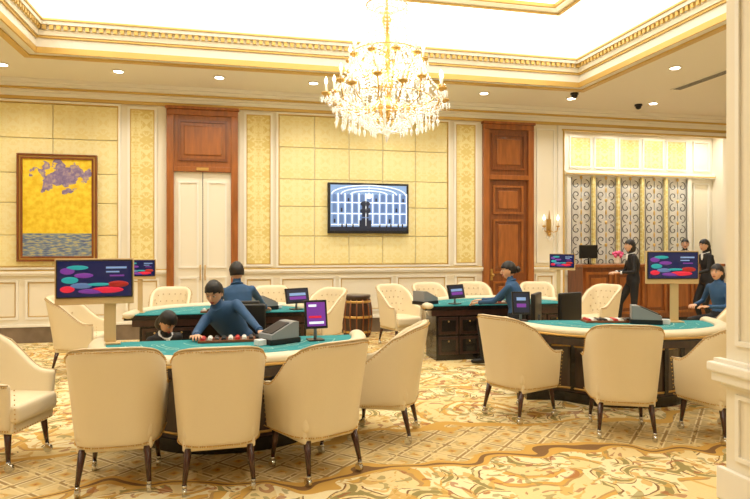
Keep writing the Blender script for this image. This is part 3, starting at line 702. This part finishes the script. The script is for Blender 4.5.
    if collar=='shirt' : b.sph(Nk+F*.078-up*.075,(.028,.022,.08),'shirt',8,8,M=Matrix((R,F,up)).transposed().to_4x4())
    HM=Matrix.Rotation(math.radians(hyaw),4,'Z')@Matrix.Rotation(math.radians(hpitch),4,'X')
    h=B(); bm=h.bm
    bmesh.ops.create_uvsphere(bm,u_segments=28,v_segments=20,radius=1)
    for v in bm.verts:
        x,y,z=v.co; lo=max(0,-z)
        x*=1-.30*lo**1.4
        if y>0: y*=1-.12*lo
        else: y*=1-.35*lo
        y+=.12*lo*(1 if y>0 else .3)
        if y>.6: y=.6+(y-.6)*.75
        for ex in (-.42,.42):
            dd=(x-ex)**2+(z-.02)**2
            if y>0: y-=.07*math.exp(-dd/.03)
        if y>0: y+=.05*math.exp(-((x)**2/.02+(z+.15)**2/.08))
        v.co=(x*.074,y*.094,z*.112)
    h._f(bm.faces,'skin',True)
    h.tube([(0,.084,.012),(0,.096,-.012),(0,.104,-.028),(0,.09,-.036)],[.007,.0095,.0125,.008],'skin',8)
    for sx in (-1,1):
        h.sph((sx*.03,.0745,.004),(.0135,.008,.0065),'eyew',10,8); h.sph((sx*.03,.081,.004),(.0058,.003,.0058),'hair',8,6)
        h.tube([(sx*.017,.083,.025),(sx*.03,.084,.029),(sx*.043,.076,.026)],.0022,'hair',5); h.tube([(sx*.017,.082,.011),(sx*.03,.085,.0135),(sx*.043,.077,.010)],.0016,'hair',5)
        h.sph((sx*.074,-.006,-.008),(.01,.017,.029),'skin',8,8)
    h.tube([(-.022,.078,-.058),(-.008,.087,-.055),(.008,.087,-.055),(.022,.078,-.058)],[.003,.0055,.0055,.003],'lip',6); h.tube([(-.015,.081,-.064),(0,.087,-.067),(.015,.081,-.064)],[.003,.005,.003],'lip',6)
    hb=bmesh.new(); bmesh.ops.create_uvsphere(hb,u_segments=32,v_segments=24,radius=1)
    for v in hb.verts:
        x,y,z=v.co
        k=1.12+.03*math.sin(9*x+7*y)+.02*math.sin(23*z+11*x); v.co=(x*.0765*k,(y*.096*k-.006),z*.125+.006)
    dele=[]
    for f in hb.faces:
        c=f.calc_center_median(); zz=c.z/.112; yy=c.y/.094; xx=abs(c.x)/.075
        if (yy>.25 and zz<.50-.25*xx) or (yy>-.08 and yy<=.25 and zz<.12) or zz<-.38: dele.append(f)
    bmesh.ops.delete(hb,geom=dele,context='FACES')
    hm=bpy.data.meshes.new('hr'); hb.to_mesh(hm); hb.free(); h.add(hm,['hair'])
    if hair=='bun': h.sph((0,-.125,0),(.045,.04,.045),'hair')
    if hair=='bob': h.sph((0,-.045,-.04),(.088,.068,.105),'hair',16,12)
    if hair=='long': h.sph((0,-.05,-.03),(.086,.065,.10),'hair',16,12); h.sph((0,-.075,-.13),(.075,.04,.15),'hair',16,12)
    hmesh=h.mesh('head',False); mm=list(hmesh.materials)
    b.add(hmesh,mm,Matrix.Translation(Hc)@HM)
    return b.obj(name,(loc[0],loc[1],0),yaw,normals=False)
SF=((.13,.40,.075),(-.13,.40,.075))
person('male_dealer',(.07,6.14),180,.57,(.27,.20,1.02),((-.36,5.50,.80),(.22,5.42,.80)),SF,hyaw=-20,hpitch=-24,collar='blue')
place(dc,'dealer_chair',(.07,6.2,0),180)
person('male_dealer',(.02,7.12),0,.60,(-.04,.08,1.14),((.34,7.66,.80),(-.30,7.68,.80)),SF,hyaw=18,hpitch=-8,collar='blue')
place(dc,'dealer_chair',(.02,7.06,0),0)
person('crouching_woman',(-.82,6.72),210,.30,(.02,.2,.68),((-.75,6.3,.35),(-1.0,6.4,.35)),((.12,.12,.075),(-.12,.2,.075)),top='suit',hair='bob',female=True,hpitch=-42,hyaw=15,collar='shirt')
person('female_dealer',(3.58,7.33),50,.60,(0.0,.07,1.12),((3.28,7.76,.84),(3.18,7.62,.82)),SF,hyaw=28,hpitch=-6,hair='bun',female=True,collar='blue')
place(dc,'dealer_chair',(3.58,7.28,0),50); place(dc,'dealer_chair',(4.3,6.85,0),200)
person('female_dealer',(6.86,7.42),100,.54,(0,.05,1.06),((6.6,7.62,.72),(6.55,7.3,.72)),SF,hair='bob',female=True,hyaw=10,collar='blue')
place(dc,'dealer_chair',(6.9,7.42,0),100)
person('walking_woman',(7.28,10.0),72,.92,(0,.03,1.44),((7.05,10.2,1.08),(7.0,9.98,1.08)),((.09,.24,.08),(-.09,-.22,.10)),top='suit',bot='suit',hair='bob',female=True,hyaw=8)
person('male_clerk',(10.02,11.9),150,.93,(0,.03,1.48),((9.7,11.7,1.22),(10.0,11.62,1.22)),((.1,.02,.08),(-.1,.0,.08)),top='suit',hair='short',hyaw=-10)
person('standing_woman',(8.85,9.9),85,.92,(0,.04,1.45),((8.55,10.1,1.1),(8.5,9.85,1.05)),((.09,.05,.08),(-.09,-.03,.08)),top='suit',bot='suit',hair='long',female=True,hyaw=10,hpitch=-8)

# ---------------- world / camera ----------------
w=bpy.data.worlds.new('w'); sc.world=w; w.use_nodes=True; w.node_tree.nodes['Background'].inputs[0].default_value=(1,.97,.92,1); w.node_tree.nodes['Background'].inputs[1].default_value=.2
cd=bpy.data.cameras.new('camera'); cam=bpy.data.objects.new('camera',cd); COL.objects.link(cam)
cd.lens=28.8; cd.sensor_width=36; cd.shift_y=-.006; cam.location=(0,0,1.6); cam.rotation_euler=(pi/2,0,-math.radians(12.8)); sc.camera=cam
